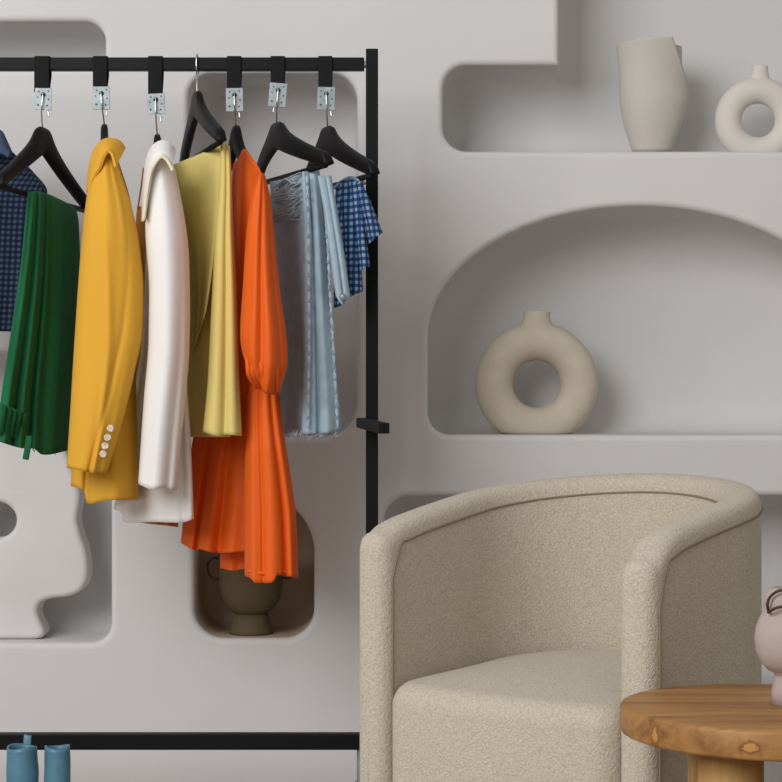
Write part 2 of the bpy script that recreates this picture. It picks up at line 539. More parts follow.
def build_wall():
    bev = 0.014
    cu = bpy.data.curves.new('wall_outline', 'CURVE')
    cu.dimensions = '2D'
    cu.fill_mode = 'BOTH'
    outer = [(-2.6, 0.0), (2.8, 0.0), (2.8, 2.9), (-2.6, 2.9)]
    for pts in [outer] + [f(-bev * SC) for f, rc, mi in niches]:
        sp = cu.splines.new('POLY')
        sp.points.add(len(pts) - 1)
        for q, p in zip(sp.points, pts):
            q.co = (p[0], p[1], 0, 1)
        sp.use_cyclic_u = True
    tmp = bpy.data.objects.new('tmp', cu)
    COL.objects.link(tmp)
    dg = bpy.context.evaluated_depsgraph_get()
    dg.update()
    me = bpy.data.meshes.new_from_object(tmp.evaluated_get(dg))
    bpy.data.objects.remove(tmp)
    me.transform(Matrix.Translation((0, WY, 0)) @ Matrix.Rotation(PI / 2, 4, 'X'))
    bm = bmesh.new()
    bm.from_mesh(me)
    bmesh.ops.remove_doubles(bm, verts=bm.verts, dist=1e-6)
    for f in bm.faces:
        f.material_index = 0
        if f.normal.y > 0:
            f.normal_flip()
    for f, rc, mi in niches:
        prof = []
        for k in range(0, 7):
            q = PI / 2 * k / 6
            prof.append((-bev + bev * math.sin(q), bev - bev * math.cos(q), 0))
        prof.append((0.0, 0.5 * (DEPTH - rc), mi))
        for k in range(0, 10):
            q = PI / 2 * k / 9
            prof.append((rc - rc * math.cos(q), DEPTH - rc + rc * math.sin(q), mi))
        rows = []
        for dm, y, m_ in prof:
            rows.append(([bm.verts.new((x, WY + y, z)) for x, z in f(dm * SC)], m_))
        for (a, _), (b, m_) in zip(rows, rows[1:]):
            n = len(a)
            for i in range(n):
                j = (i + 1) % n
                fc = bm.faces.new((a[i], a[j], b[j], b[i]))
                fc.material_index = m_
                fc.smooth = True
                # face the room: normals point into the niche's hollow
                c = fc.calc_center_median()
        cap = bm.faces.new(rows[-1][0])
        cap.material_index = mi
        cap.smooth = True
    # body of the wall behind
    x0, x1, z1 = -2.6, 2.8, 2.9
    yb = WY + DEPTH + 0.1
    cs = [bm.verts.new(p) for p in ((x0, WY, 0), (x1, WY, 0), (x1, WY, z1), (x0, WY, z1), (x0, yb, 0), (x1, yb, 0), (x1, yb, z1), (x0, yb, z1))]
    for q in ((0, 1, 5, 4), (1, 2, 6, 5), (2, 3, 7, 6), (3, 0, 4, 7), (4, 5, 6, 7)):
        bm.faces.new([cs[k] for k in q])
    bmesh.ops.remove_doubles(bm, verts=bm.verts, dist=1e-5)
    bmesh.ops.recalc_face_normals(bm, faces=bm.faces)
    me2 = bpy.data.meshes.new('wall_back')
    bm.to_mesh(me2); bm.free()
    o = bpy.data.objects.new('wall_back', me2)
    COL.objects.link(o)
    me2.materials.append(M['wall'])
    me2.materials.append(M['niche_shade'])
    o['kind'] = 'structure'
    return o


build_wall()
bm = bmesh.new()
box(bm, (0.1, 1.5, -0.05), (5.4, 6.3, 0.1))
fl = obj('floor', bm, M['floor'], smooth=False)
fl['kind'] = 'structure'

# ------------------------------------------------------------------ clothes rack
RY = 4.0
rack = thing('clothes_rack', 'black square-tube clothes rack on casters holding the row of clothes', 'clothes rack', (-0.5, RY, 0))
zr = P(0, 64.5, RY).z
xr_post = P(372, 0, RY).x
xl_post = -1.42
ytube = 0.024


def bar(name, a, b, w, mt=M['black']):
    bm = bmesh.new()
    a = Vector(a); b = Vector(b)
    d = b - a
    q = d.to_track_quat('X', 'Z').to_matrix().to_4x4()
    box(bm, (a + b) / 2, (d.length, w, w), q)
    return obj(name, bm, mt, rack, smooth=False, bevel=0.0018)


zb = P(0, 741.0, RY).z
bar('top_rail', (xl_post + 0.012, RY, zr), (xr_post - 0.0155, RY, zr), 0.025)
ptop = P(0, 49.5, RY).z
bar('post', (xr_post, RY, zb), (xr_post, RY, ptop), 0.0245)
bar('post', (xl_post, RY, zb), (xl_post, RY, ptop), 0.0245)
bar('bottom_bar', (xl_post + 0.012, RY, zb), (xr_post - 0.0125, RY, zb), 0.031)
for x in (xr_post, xl_post):
    bar('base_bar', (x, RY - 0.2, zb - 0.03), (x, RY + 0.2, zb - 0.03), 0.029)
a = P(384.3, 428.4, 3.64); b = P(361.0, 422.6, 3.975)
bar('side_arm', a, b, 0.0195)
bm = bmesh.new()
cyl(bm, (xr_post - 0.017, RY, zr), (xr_post - 0.011, RY, zr), 0.0075)
obj('bolt', bm, M['chrome'], rack, bevel=0.0008)
for (x, y) in ((P(359.5, 0, RY).x, RY), (xl_post + 0.03, RY), (xr_post, RY + 0.18), (xl_post, RY + 0.18)):
    bm = bmesh.new()
    ztop = zb - 0.0155 if y == RY else zb - 0.0445
    cyl(bm, (x, y, ztop), (x, y, 0.135), 0.0055)
    cyl(bm, (x, y, 0.150), (x, y, 0.140), 0.009)
    box(bm, (x - 0.016, y, 0.098), (0.003, 0.03, 0.08)); box(bm, (x + 0.016, y, 0.098), (0.003, 0.03, 0.08))
    box(bm, (x, y, 0.137), (0.036, 0.032, 0.004))
    c = obj('caster', bm, M['zinc'], rack, bevel=0.0008)
    bm = bmesh.new()
    cyl(bm, (x - 0.012, y, 0.065), (x + 0.012, y, 0.065), 0.0648, 32)
    w = obj('wheel', bm, M['sole'], None, bevel=0.004)
    w.parent = c
    w.matrix_parent_inverse = Matrix.Identity(4)
    w.parent = c
    c_inv = Matrix.Translation(-rack.location)
    w.matrix_parent_inverse = c_inv.inverted() @ Matrix.Identity(4) @ Matrix.Translation((0, 0, 0)) if False else Matrix.Identity(4)


# ------------------------------------------------------------------ straps with metal plates
def strap(cx, ytop, xl, xr, py0, py1, tilt, label):
    dF = RY - 0.0155
    base = P(cx, ytop, RY)
    t = thing('hanging_strap', label, 'strap', (base.x, RY, P(0, py1, RY).z), 'black straps looped over the rail')
    bm = bmesh.new()
    w = 0.0275 if cx != 43 else 0.029
    x0, x1 = base.x - w / 2, base.x + w / 2
    zt = zr + 0.0125
    prof = []
    zlow = P(0, py0 + 4, dF).z
    th = 0.0022
    g = 0.0012
    outer = [(dF - g, zlow)] + [(RY - (0.0155 + g) * math.cos(q), zt - 0.001 + 0.0035 * math.sin(q)) for q in [PI * k / 10 for k in range(11)]] + [(RY + 0.0155 + g, zr - 0.02), (RY - 0.008, zlow)]
    rows = []
    for (y, z) in outer:
        rows.append([bm.verts.new((x0, y, z)), bm.verts.new((base.x, y - 0.0004, z)), bm.verts.new((x1, y, z))])
    grid_faces(bm, rows, False)
    obj('webbing', bm, M['web'], t, smooth=False, solid=th)
    # plate with holes: dark countersunk discs set into the face
    pc = P((xl + xr) / 2, (py0 + py1) / 2, dF - 0.004)
    pw = (xr - xl) * dF / F; ph = (py1 - py0) * dF / F
    R = Matrix.Rotation(tilt, 4, 'Y')
    bm = bmesh.new()
    box(bm, pc, (pw, 0.002, ph), R)
    pl_o = obj('metal_plate', bm, M['zinc'], t, smooth=False, bevel=0.0006)
    spots = [(-0.27, 0.33, 0.0017), (0.30, 0.36, 0.0017), (0.33, -0.02, 0.0017), (-0.30, -0.28, 0.0021), (0.25, -0.30, 0.0018), (-0.33, 0.08, 0.0015)]
    hole_z = 0.20
    bm = bmesh.new()
    for (u, v, r) in spots:
        c = pc + R @ Vector((u * pw, -0.0009, v * ph))
        cyl(bm, c, c + Vector((0, -0.0004, 0)), r, 14)
    obj('screw_holes', bm, M['hole'], t, smooth=False)
    hc = pc + R @ Vector((0, -0.0009, hole_z * ph))
    bm = bmesh.new()
    ring = [hc + Vector((0.0036 * math.cos(2 * PI * k / 20), -0.0012, 0.0036 * math.sin(2 * PI * k / 20))) for k in range(21)]
    tube(bm, ring, 0.0011, 8, caps=False)
    cyl(bm, hc, hc + Vector((0, -0.0005, 0)), 0.0036, 18)
    obj('eyelet', bm, M['hole'], t)
    return hc


# ------------------------------------------------------------------ hangers
def hanger(px, neck_py, ang, drop, label, bow=0.0, half=0.205, d=RY, hole=None, hook_over=False, curl=1, tilt=0.0, bar=True):
    """black wooden hanger; ang = turn about the vertical (+ = right end towards the lens)"""
    root = P(px, neck_py, d)
    t = thing('clothes_hanger', label, 'hanger', root, 'black wooden hangers on the rack')
    ux = Vector((math.cos(ang) * math.cos(tilt), -math.sin(ang) * math.cos(tilt), -math.sin(tilt))); un = Vector((math.sin(ang), math.cos(ang), 0))
    bm = bmesh.new()
    rows = []
    N = 56
    topf = [(0, 0.0), (0.08, 0.01), (0.14, 0.07), (0.20, 0.19), (0.30, 0.34), (0.5, 0.56), (0.75, 0.80), (0.92, 0.95), (1, 1.03)]
    for k in range(N + 1):
        u = -1 + 2 * k / N
        au = abs(u)
        zt = -(drop - 0.029) * pl(topf, au)
        zbm = -0.054 - (drop - 0.054) * (au ** 0.96)
        if au > 0.93:
            q = (au - 0.93) / 0.07
            zbm = lerp(zbm, zbm + 0.006, q * q); zt = lerp(zt, zbm + 0.006, q**3)
        hw = lerp(0.0075, 0.0095, au)
        off = bow * u * u
        c = root + ux * (u * half) + un * off
        mid = (zt + zbm) / 2; hh = (zt - zbm) / 2
        row = []
        for j in range(12):
            q = 2 * PI * j / 12
            cx = math.copysign(abs(math.cos(q)) ** 0.55, math.cos(q)); cz = math.copysign(abs(math.sin(q)) ** 0.55, math.sin(q))
            row.append(bm.verts.new(c + un * (hw * cx) + Vector((0, 0, mid + hh * cz))))
        rows.append(row)
    grid_faces(bm, rows, True)
    bm.faces.new(rows[0]); bm.faces.new(rows[-1])
    obj('shoulder_bow', bm, M['hanger'], t)
    if bar:
        bm = bmesh.new()
        bd = -drop + 0.005
        e = 0.95 if bar else 0.6
        tube(bm, [root + ux * (-half * e) + un * bow * e * e + Vector((0, 0, bd)), root + ux * (half * e) + un * bow * e * e + Vector((0, 0, bd))], 0.0055, 12)
        obj('trouser_bar', bm, M['hanger'], t)
    bm = bmesh.new()
    if hook_over:
        zt = zr + 0.0145
        pts = [root + Vector((0, 0, -0.012)), Vector((root.x, root.y - 0.004, root.z + 0.03)), Vector((root.x, RY - 0.018, zr - 0.01)), Vector((root.x, RY - 0.016, zt)), Vector((root.x, RY, zt + 0.006)), Vector((root.x, RY + 0.017, zt - 0.004)), Vector((root.x + 0.001, RY + 0.018, zr - 0.016))]
    else:
        dy = hole.y
        bx = curl * 0.009
        pts = [root + Vector((0, 0, -0.012)), Vector((root.x, root.y - 0.010, root.z + 0.006)), Vector((hole.x + (root.x - hole.x) * 0.6, dy - 0.006, lerp(root.z, hole.z, 0.55))),
               Vector((hole.x, dy - 0.005, hole.z - 0.004)), Vector((hole.x, dy - 0.0055, hole.z + 0.001)), Vector((hole.x, dy + 0.002, hole.z + 0.002)),
               Vector((hole.x + bx * 0.6, dy + 0.007, hole.z - 0.012)), Vector((hole.x + bx, dy + 0.006, hole.z - 0.034)), Vector((hole.x + bx * 1.1, dy + 0.005, hole.z - 0.044))]
    tube(bm, smooth_path(pts, 6), 0.0015, 8)
    obj('wire_hook', bm, M['chrome'], t)
    return t


R = math.radians
h1 = strap(43, 57, 35, 51.5, 88, 110, R(1), 'black strap looped over the rail above the green trousers')
h2 = strap(101, 57, 93, 110, 86.5, 109.5, R(0), 'black strap looped over the rail above the yellow blazer')
h3 = strap(156, 57, 147, 165, 93.5, 114, R(-2), 'black strap looped over the rail above the white blazer')
h4 = strap(234.5, 57, 226, 243, 88, 111.5, R(-1), 'black strap looped over the rail above the orange dress')
h5 = strap(278, 57, 269, 286.5, 83, 107, R(5), 'black strap with tilted metal plate above the light-blue jeans')
h6 = strap(325.5, 57, 317.5, 335, 87, 110, R(1), 'black strap nearest the right post, above the gingham top')

hanger(43, 127, R(-72), 0.150, tilt=R(2.5), label='black wooden hanger turned sideways with green trousers over its bar', bow=-0.006, half=0.19, hole=h1)
hanger(104.5, 124, R(-97.5), 0.13, 'black hanger inside the yellow blazer, only its neck showing', hole=h2, half=0.19)
hanger(157.5, 134, R(-96), 0.13, 'black hanger inside the white blazer, only its neck showing', hole=h3, half=0.19)
hanger(197, 91, R(74), 0.13, 'black hanger hooked straight over the rail with lemon-yellow trousers', bow=0.010, hook_over=True, d=RY - 0.005)
hanger(236.0, 125, R(67), 0.13, 'black hanger inside the orange dress, its neck and right arm showing', bow=0.0, half=0.10, hole=h4, bar=False)
hanger(277, 122, R(67), 0.110, 'black wooden hanger with light-blue jeans over its bar', bow=0.033, hole=h5, curl=-1)
hanger(327.5, 126, R(68), 0.122, 'black wooden hanger by the right post with a gingham top on its bar', bow=0.022, hole=h6)
hanger(-46, 122, R(-74), 0.125, 'black hanger inside the navy checked shirt at the far left edge', hook_over=True, d=4.06, half=0.17)

# ------------------------------------------------------------------ garments
# navy checked shirt
g = thing('checked_shirt', 'navy checked shirt hanging behind the green trousers at the left edge', 'shirt', P(-20, 330, 4.15))
fall('body', M['navycheck'], g, [(140, -50), (190, -80), (330, -86)], [(150, 10), (172, 33), (192, 47), (240, 46), (332, 40)], (4.12, 4.17),
     [(0, 0.03), (0.25, 0.07), (1, 0.08)], folds=[(0.5, 0.6, 0.12, 0, 0.012), (0.8, 0.85, 0.06, 0, 0.008)], wob=0.006, seed=3)
bm = ribbon([(-34, 124), (-16, 127), (-4, 129), (2, 132), (6, 140), (11.5, 152)], [(-34, 150), (-18, 153), (-8, 153), (-2, 153), (3, 154), (8, 157)], 4.10, 4.07, 0.010)
obj('collar', bm, M['navycheck'], g, solid=0.004)

# green trousers folded over the bar
g = thing('trousers', 'dark green corduroy trousers folded over a hanger bar', 'trousers', P(40, 452, 4.0))
fall('front_leg', M['green'], g, [(192, 28), (215, 26), (265, 21), (340, 10), (400, 1), (441, -3)], [(203, 76), (217, 78.5), (270, 80), (330, 78.5), (400, 73), (450, 70)],
     (3.90, 4.10), [(0, 0.018), (0.1, 0.03), (1, 0.05)], top=[(0, 0), (0.25, -3), (0.8, 2), (1, 6)], bot=[(0, 0), (0.35, 4), (0.5, 3), (0.62, 8), (1, 0)],
     folds=[(0.12, 0.10, 0.05, 0.008, 0.014), (0.27, 0.33, 0.05, 0.012, 0.020), (0.42, 0.52, 0.045, 0.004, 0.014), (0.19, 0.21, 0.03, -0.004, -0.012), (0.35, 0.43, 0.03, -0.003, -0.014), (0.70, 0.75, 0.16, 0.004, 0.014)],
     wob=0.004, seed=11, nu=90)
bm = bmesh.new()
for i in range(5):
    s = i / 4
    pts = [P(lerp(-2, 18, s), lerp(428, 436, s) + 4, 3.885 + 0.06 * s), P(lerp(0, 20, s), lerp(418, 424, s), 3.868 + 0.06 * s), P(lerp(1, 22, s), lerp(404, 412, s), 3.872 + 0.06 * s)]
    tube(bm, smooth_path(pts, 5), [0.010] * 6 + [0.011] * 4 + [0.004], 10, flat=0.007)
obj('gathered_hem', bm, M['green'], g)
bm = bmesh.new()
tube(bm, smooth_path([P(29, 436, 3.91), P(28, 446, 3.90), P(25.5, 459.5, 3.90)], 4), 0.0062, 8, flat=0.0016)
obj('belt_loop', bm, M['green'], g)
bm = bmesh.new()
random.seed(4)
for i in range(16):
    x = lerp(14, 70, random.random()); y = 440 + (x - 14) * 0.16
    q = [P(x, y, 3.92 + x * 0.0022), P(x + random.uniform(-3, 3), y + random.uniform(3, 7), 3.90 + x * 0.0022), P(x + random.uniform(-4, 4), y + random.uniform(5, 9), 3.91 + x * 0.0022)]
    tube(bm, smooth_path(q, 3), 0.0006, 5)
th_ = obj('loose_threads', bm, M['green'], g)
th_['kind'] = 'stuff'

# yellow blazer
g = thing('blazer', 'marigold yellow blazer with four cuff buttons on its sleeve', 'blazer', P(105, 503, 4.0), 'blazers on the rack')
fall('body', M['yellow'], g, [(166, 95), (230, 86), (330, 79), (420, 76), (489, 71)], [(160, 118), (200, 130), (260, 140.5), (300, 143), (340, 141), (380, 135.5), (430, 137), (500, 138)], (3.95, 3.92),
     [(0, 0.08), (0.2, 0.18), (1, 0.15)], bot=[(0, -3), (0.19, -1), (0.24, 12), (0.5, 6), (1, 0)], folds=[(0.22, 0.22, 0.05, 0, -0.02), (0.6, 0.62, 0.15, 0.004, 0.012)], wob=0.004, seed=21)
fall('sleeve', M['yellow'], g, [(158, 99), (180, 90), (230, 83), (330, 75.5), (420, 70), (468, 67)], [(151, 113), (175, 121), (205, 131), (250, 140), (292, 143.5), (330, 142.5), (370, 135), (430, 120), (473, 106.5)],
     (3.82, 3.82), [(0, 0.03), (0.08, 0.07), (0.3, 0.13), (0.7, 0.12), (1, 0.085)], top=[(0, 0), (0.5, -7), (1, 0)], bot=[(0, 0), (0.4, 1), (0.8, 2), (1, 0)],
     folds=[(0.50, 0.42, 0.16, 0.010, 0.006), (0.30, 0.66, 0.07, 0.0, 0.010), (0.75, 0.80, 0.07, 0.004, -0.004), (0.9, 0.55, 0.05, 0.0, -0.006)], wob=0.004, seed=23)
bm = ribbon([(87.5, 192), (88.5, 176), (91.5, 159), (96.5, 146.5), (104, 140), (113, 139), (120, 142), (125, 148.5)], [(90, 190), (94.5, 177), (100, 168), (104, 157), (108, 151.5), (111.5, 154), (113.5, 160), (115, 167)], 3.84, 3.768, 0.012)
obj('collar', bm, M['yellow'], g, solid=0.005, bevel=0.002)
for (x, y) in ((110.5, 428.5), (107.5, 437.5), (105, 446), (103, 454)):
    bm = bmesh.new()
    c = P(x, y, 3.764)
    lathe(bm, [(0.0005, -0.0022), (0.0062, -0.0018), (0.0072, 0.0), (0.0062, 0.0018), (0.0045, 0.0014), (0.0005, 0.0012)], (0, 0, 0), 20, True)
    bmesh.ops.transform(bm, matrix=Matrix.Translation(c) @ Matrix.Rotation(PI / 2, 4, 'X'), verts=bm.verts)
    obj('cuff_button', bm, M['brass_btn'], g)

# ochre slip dress behind the white blazer
g = thing('slip_dress', 'ochre slip dress on thin straps, hung under the white blazer', 'dress', P(150, 527, 4.05))
fall('body', M['mustard'], g, [(206, 137.5), (225, 136), (280, 140), (340, 138), (400, 134), (450, 134), (522, 134)], [(212, 166), (240, 172), (330, 176), (420, 178), (527, 178)], (4.14, 4.12),
     [(0, 0.03), (0.3, 0.05), (1, 0.06)], rip=(4, 0.005, 0.5), wob=0.005, seed=31)
for (x0, x1) in ((141.5, 137.8), (158, 160)):
    bm = bmesh.new()
    tube(bm, smooth_path([P(x0 + 2, 168, 4.12), P(x0, 184, 4.115), P(x1, 209, 4.128)], 5), 0.0018, 8)
    obj('shoulder_strap', bm, M['mustard'], g)

# white blazer
g = thing('blazer', 'white blazer with cream-lined collar hanging right of the yellow one', 'blazer', P(158, 524, 4.0), 'blazers on the rack')
fall('body', M['white'], g, [(172, 149), (230, 147), (330, 143), (430, 128), (509, 114)], [(165, 174), (200, 181), (260, 189), (320, 190), (380, 187), (430, 190), (519, 193.5)], (4.07, 3.90),
     [(0, 0.06), (0.2, 0.10), (1, 0.09)], bot=[(0, 0), (0.10, 3), (0.13, 12), (0.5, 8), (0.85, 5), (1, 0)],
     folds=[(0.1, 0.11, 0.03, 0, -0.012), (0.82, 0.88, 0.06, 0.002, -0.010), (0.5, 0.45, 0.15, 0, 0.01)], wob=0.004, seed=41)
fall('sleeve', M['white'], g, [(163, 153), (190, 146.5), (230, 145.5), (290, 149), (340, 148.5), (400, 144), (484, 138.5)], [(152, 166), (175, 174), (205, 182), (250, 188), (300, 189.5), (350, 189), (390, 186), (440, 181), (490, 176.5)],
     (3.82, 3.84), [(0, 0.03), (0.08, 0.07), (0.3, 0.12), (0.7, 0.11), (1, 0.085)], top=[(0, 0), (0.5, -9), (1, 0)], bot=[(0, 0), (0.3, 3), (0.7, 0), (1, 0)],
     folds=[(0.52, 0.50, 0.20, 0.008, 0.008), (0.22, 0.20, 0.14, 0.0, -0.005), (0.84, 0.76, 0.10, 0.0, -0.007)], wob=0.004, seed=43)
bm = ribbon([(142, 222), (143, 200), (144.5, 176), (147.5, 158), (153, 146.5), (161, 141.5), (169, 143), (175, 150)], [(145, 220), (147.5, 196), (151, 175), (155.5, 163), (161, 157), (165, 158.5), (168.5, 163), (172, 170)], 3.84, 3.768, 0.012)
obj('collar', bm, M['white'], g, solid=0.005, bevel=0.002)
bm = ribbon([(144, 220), (146.5, 196), (150, 175), (154.5, 163), (161, 156), (166, 157.5), (169.5, 162), (173.5, 169.5)], [(145.6, 219), (148.4, 197), (151.8, 176), (156.2, 164.8), (161, 158.6), (164.8, 159.8), (168, 164.5), (172, 171.5)], 3.768, 3.769, 0.001)
obj('collar_lining', bm, M['lining'], g, solid=0.003)

# lemon trousers on the chrome-hooked hanger
g = thing('trousers', 'lemon yellow trousers draped over the hanger hooked directly on the rail', 'trousers', P(215, 437, 4.0))
fall('back_leg', M['pale'], g, [(170, 176), (230, 180), (330, 185), (437, 190)], [(150, 224), (230, 228), (330, 228), (437, 230)], (4.03, 3.92), [(0, 0.012), (0.2, 0.02), (1, 0.03)],
     rip=(2.5, 0.004, 1.0), seed=51)
fall('side_drape', M['pale'], g, [(166, 171), (200, 173), (260, 183), (310, 189), (362, 190)], [(145, 222), (180, 221), (230, 217), (280, 211), (312, 206)], (4.04, 3.90), [(0, 0.012), (0.2, 0.02), (1, 0.022)],
     folds=[(0.95, 0.85, 0.10, 0.002, 0.014), (0.6, 0.55, 0.14, 0.0, -0.012), (0.35, 0.40, 0.12, 0.0, 0.006)], wob=0.004, seed=52)
fall('front_leg', M['pale'], g, [(143, 221), (180, 220), (230, 216), (300, 212), (380, 208), (432, 203)], [(146, 229.5), (170, 231), (230, 233), (290, 236), (380, 239), (436, 241.5)], (3.868, 3.868), [(0, 0.012), (0.2, 0.03), (1, 0.05)],
     bot=[(0, 0), (0.5, 3), (0.6, 0), (1, 0)], folds=[(0.30, 0.25, 0.20, 0.003, 0.008), (0.85, 0.80, 0.18, 0.003, 0.008), (0.58, 0.56, 0.10, -0.002, -0.010)], wob=0.003, seed=53)

# orange dress
g = thing('dress', 'bright orange long-sleeved dress with gathered puff sleeve', 'dress', P(240, 580, 3.98))
fall('bodice', M['orange'], g, [(166, 234), (230, 234), (320, 236), (395, 237)], [(168, 260), (182, 264), (205, 269), (260, 276), (340, 280), (380, 279)], (lambda q, v: lerp(3.985, lerp(3.83, 3.93, min(1, v * 1.4)), q)), [(0, 0.03), (0.2, 0.08), (1, 0.10)],
     top=[(0, 0), (0.18, -8), (0.36, -17), (0.45, -17.5), (0.6, -13), (0.8, -6), (1, 2)], folds=[(0.2, 0.2, 0.08, 0, -0.01)], wob=0.006, seed=61)
fall('skirt_back', M['orange'], g, [(376, 214), (440, 193), (500, 185.5), (543, 181)], [(376, 270), (440, 264), (500, 258), (551, 252)], (4.10, 4.03), [(0, 0.02), (0.35, 0.05), (1, 0.09)],
     bot=[(0, 0), (0.22, 6), (0.25, 4), (0.45, 6), (0.6, 5), (1, 0)], folds=[(0.25, 0.21, 0.035, 0.0, -0.025), (0.45, 0.36, 0.09, 0.004, 0.016), (0.60, 0.70, 0.10, 0.002, 0.012), (0.52, 0.53, 0.06, -0.002, -0.012)], wob=0.006, seed=62, nu=80)
fall('skirt_lining', M['orange'], g, [(500, 221), (568, 220.5)], [(500, 262), (570, 262)], (4.12, 4.10), [(0, 0.03), (1, 0.05)],
     bot=[(0, 0), (0.3, 2), (0.55, 0), (1, 2)], folds=[(0.25, 0.25, 0.12, 0.0, 0.01)], wob=0.004, seed=63)
fall('skirt_front', M['orange'], g, [(340, 252), (395, 247), (430, 246), (500, 244.5), (578, 245)], [(340, 276), (395, 279), (430, 283), (480, 291), (520, 296), (578, 298)], (lambda q, v: lerp(3.975, 3.915, min(1.0, v * 2.2))), [(0, 0.05), (0.4, 0.09), (1, 0.12)],
     bot=[(0, -2), (0.1, 0), (0.2, 5), (0.45, 5), (0.55, 3), (0.6, -3), (1, 0)],
     folds=[(0.18, 0.14, 0.10, 0.004, 0.012), (0.40, 0.34, 0.04, -0.003, -0.006), (0.58, 0.52, 0.14, 0.004, 0.012), (0.72, 0.76, 0.05, -0.003, -0.014), (0.88, 0.90, 0.06, 0.003, 0.008)], wob=0.005, seed=64, nu=80)
bm = bmesh.new()
tube(bm, smooth_path([P(249, 571, 3.868), P(262, 573, 3.858), P(276, 573, 3.862), P(292, 571, 3.885)], 6), 0.004, 10, flat=0.007)
obj('turned_hem', bm, M['orange'], g)
fall('sleeve', M['orange'], g, [(178, 258), (195, 252.5), (230, 247), (290, 243), (335, 240.5), (352, 242.5), (372, 251)], [(176, 265), (200, 270.5), (250, 275.5), (300, 281), (335, 286), (360, 287.5), (378, 284), (394, 277)],
     (3.80, 3.82), [(0, 0.03), (0.2, 0.07), (0.6, 0.12), (0.85, 0.13), (0.95, 0.11), (1, 0.08)], top=[(0, 0), (0.5, -4), (1, 0)], bot=[(0, 0), (0.3, 3), (0.5, 9), (0.75, 6), (1, 0)],
     folds=[(0.45, 0.22, 0.10, 0.004, 0.009), (0.55, 0.42, 0.07, -0.002, -0.006), (0.70, 0.62, 0.14, 0.004, 0.010), (0.86, 0.84, 0.05, -0.003, -0.008)],
     wob=0.008, seed=65, nu=90, nv=90)
bm = bmesh.new()
random.seed(12)
for i in range(7):
    s = i / 6
    x = lerp(249, 276, s)
    pts = [P(x - 3 + random.uniform(-2, 2), 352 + random.uniform(-6, 4), 3.757 + 0.02 * abs(s - 0.5)), P(x - 1, 366, 3.745 + 0.025 * abs(s - 0.5)), P(x + 1, 377, 3.755 + 0.02 * abs(s - 0.5)), P(lerp(258, 277, s), 388 + 6 * s, 3.785)]
    tube(bm, smooth_path(pts, 5), [0.001 + 0.0045 * math.sin(PI * k / 15) for k in range(16)], 10)
obj('cuff_gathers', bm, M['orange'], g)
fall('neckline_facing', M['orange'], g, [(163, 233), (200, 232), (300, 236)], [(160, 240), (200, 246), (300, 246)], (4.03, 4.00), [(0, 0.01), (1, 0.03)], wob=0.003, seed=66)

# light-wash jeans
g = thing('jeans', 'light-blue faded jeans with frayed hems folded over a hanger bar', 'jeans', P(306, 436, 3.98))
fall('back_leg', M['denim'], g, [(182, 270), (230, 273), (330, 277), (434, 281)], [(173, 304), (230, 305), (330, 308), (432, 312)], (4.08, 3.95), [(0, 0.014), (0.2, 0.025), (1, 0.03)],
     top=[(0, 0), (0.5, 1), (1, 0)], folds=[(0.8, 0.85, 0.14, 0.004, 0.012)], wob=0.004, seed=71)
bm = bmesh.new()
random.seed(5)
for i in range(34):
    x0 = random.uniform(270, 276); x1 = random.uniform(292, 303)
    y0 = random.uniform(186, 224); y1 = y0 - random.uniform(2, 16)
    pts = [P(x0, y0, 4.015), P((x0 + x1) / 2, (y0 + y1) / 2 + random.uniform(-2, 4), 3.967), P(x1, y1, 3.945)]
    tube(bm, smooth_path(pts, 4), 0.0010, 5)
for i in range(9):
    x0 = random.uniform(270, 285)
    pts = [P(x0, 190 + random.uniform(-3, 3), 4.01), P(x0 + 7, 181 + random.uniform(-3, 2), 3.975), P(x0 + 15, 181 + random.uniform(-2, 4), 3.95)]
    tube(bm, smooth_path(pts, 4), 0.0015, 5)
t_ = obj('ripped_threads', bm, M['thread'], g); t_['kind'] = 'stuff'
fall('front_leg', M['denim'], g, [(172, 302), (230, 303.5), (330, 304), (434, 302)], [(170, 319), (230, 325), (330, 332), (431, 341.5)], (3.91, 3.92), [(0, 0.014), (0.2, 0.035), (1, 0.05)],
     bot=[(0, 0), (0.5, 1), (1, 0)], folds=[(0.12, 0.12, 0.10, 0.003, 0.006), (0.42, 0.42, 0.05, -0.004, -0.014), (0.7, 0.65, 0.15, 0.004, 0.012)], wob=0.003, seed=72)
fall('waistband_end', M['denim'], g, [(176, 318), (210, 324), (260, 331), (296, 336)], [(176, 331), (210, 337), (260, 345), (298, 350)], (3.868, 3.875), [(0, 0.012), (0.3, 0.022), (1, 0.028)],
     bot=[(0, 0), (0.5, 8), (1, 0)], folds=[(0.6, 0.6, 0.08, -0.002, -0.007)], wob=0.002, seed=73)
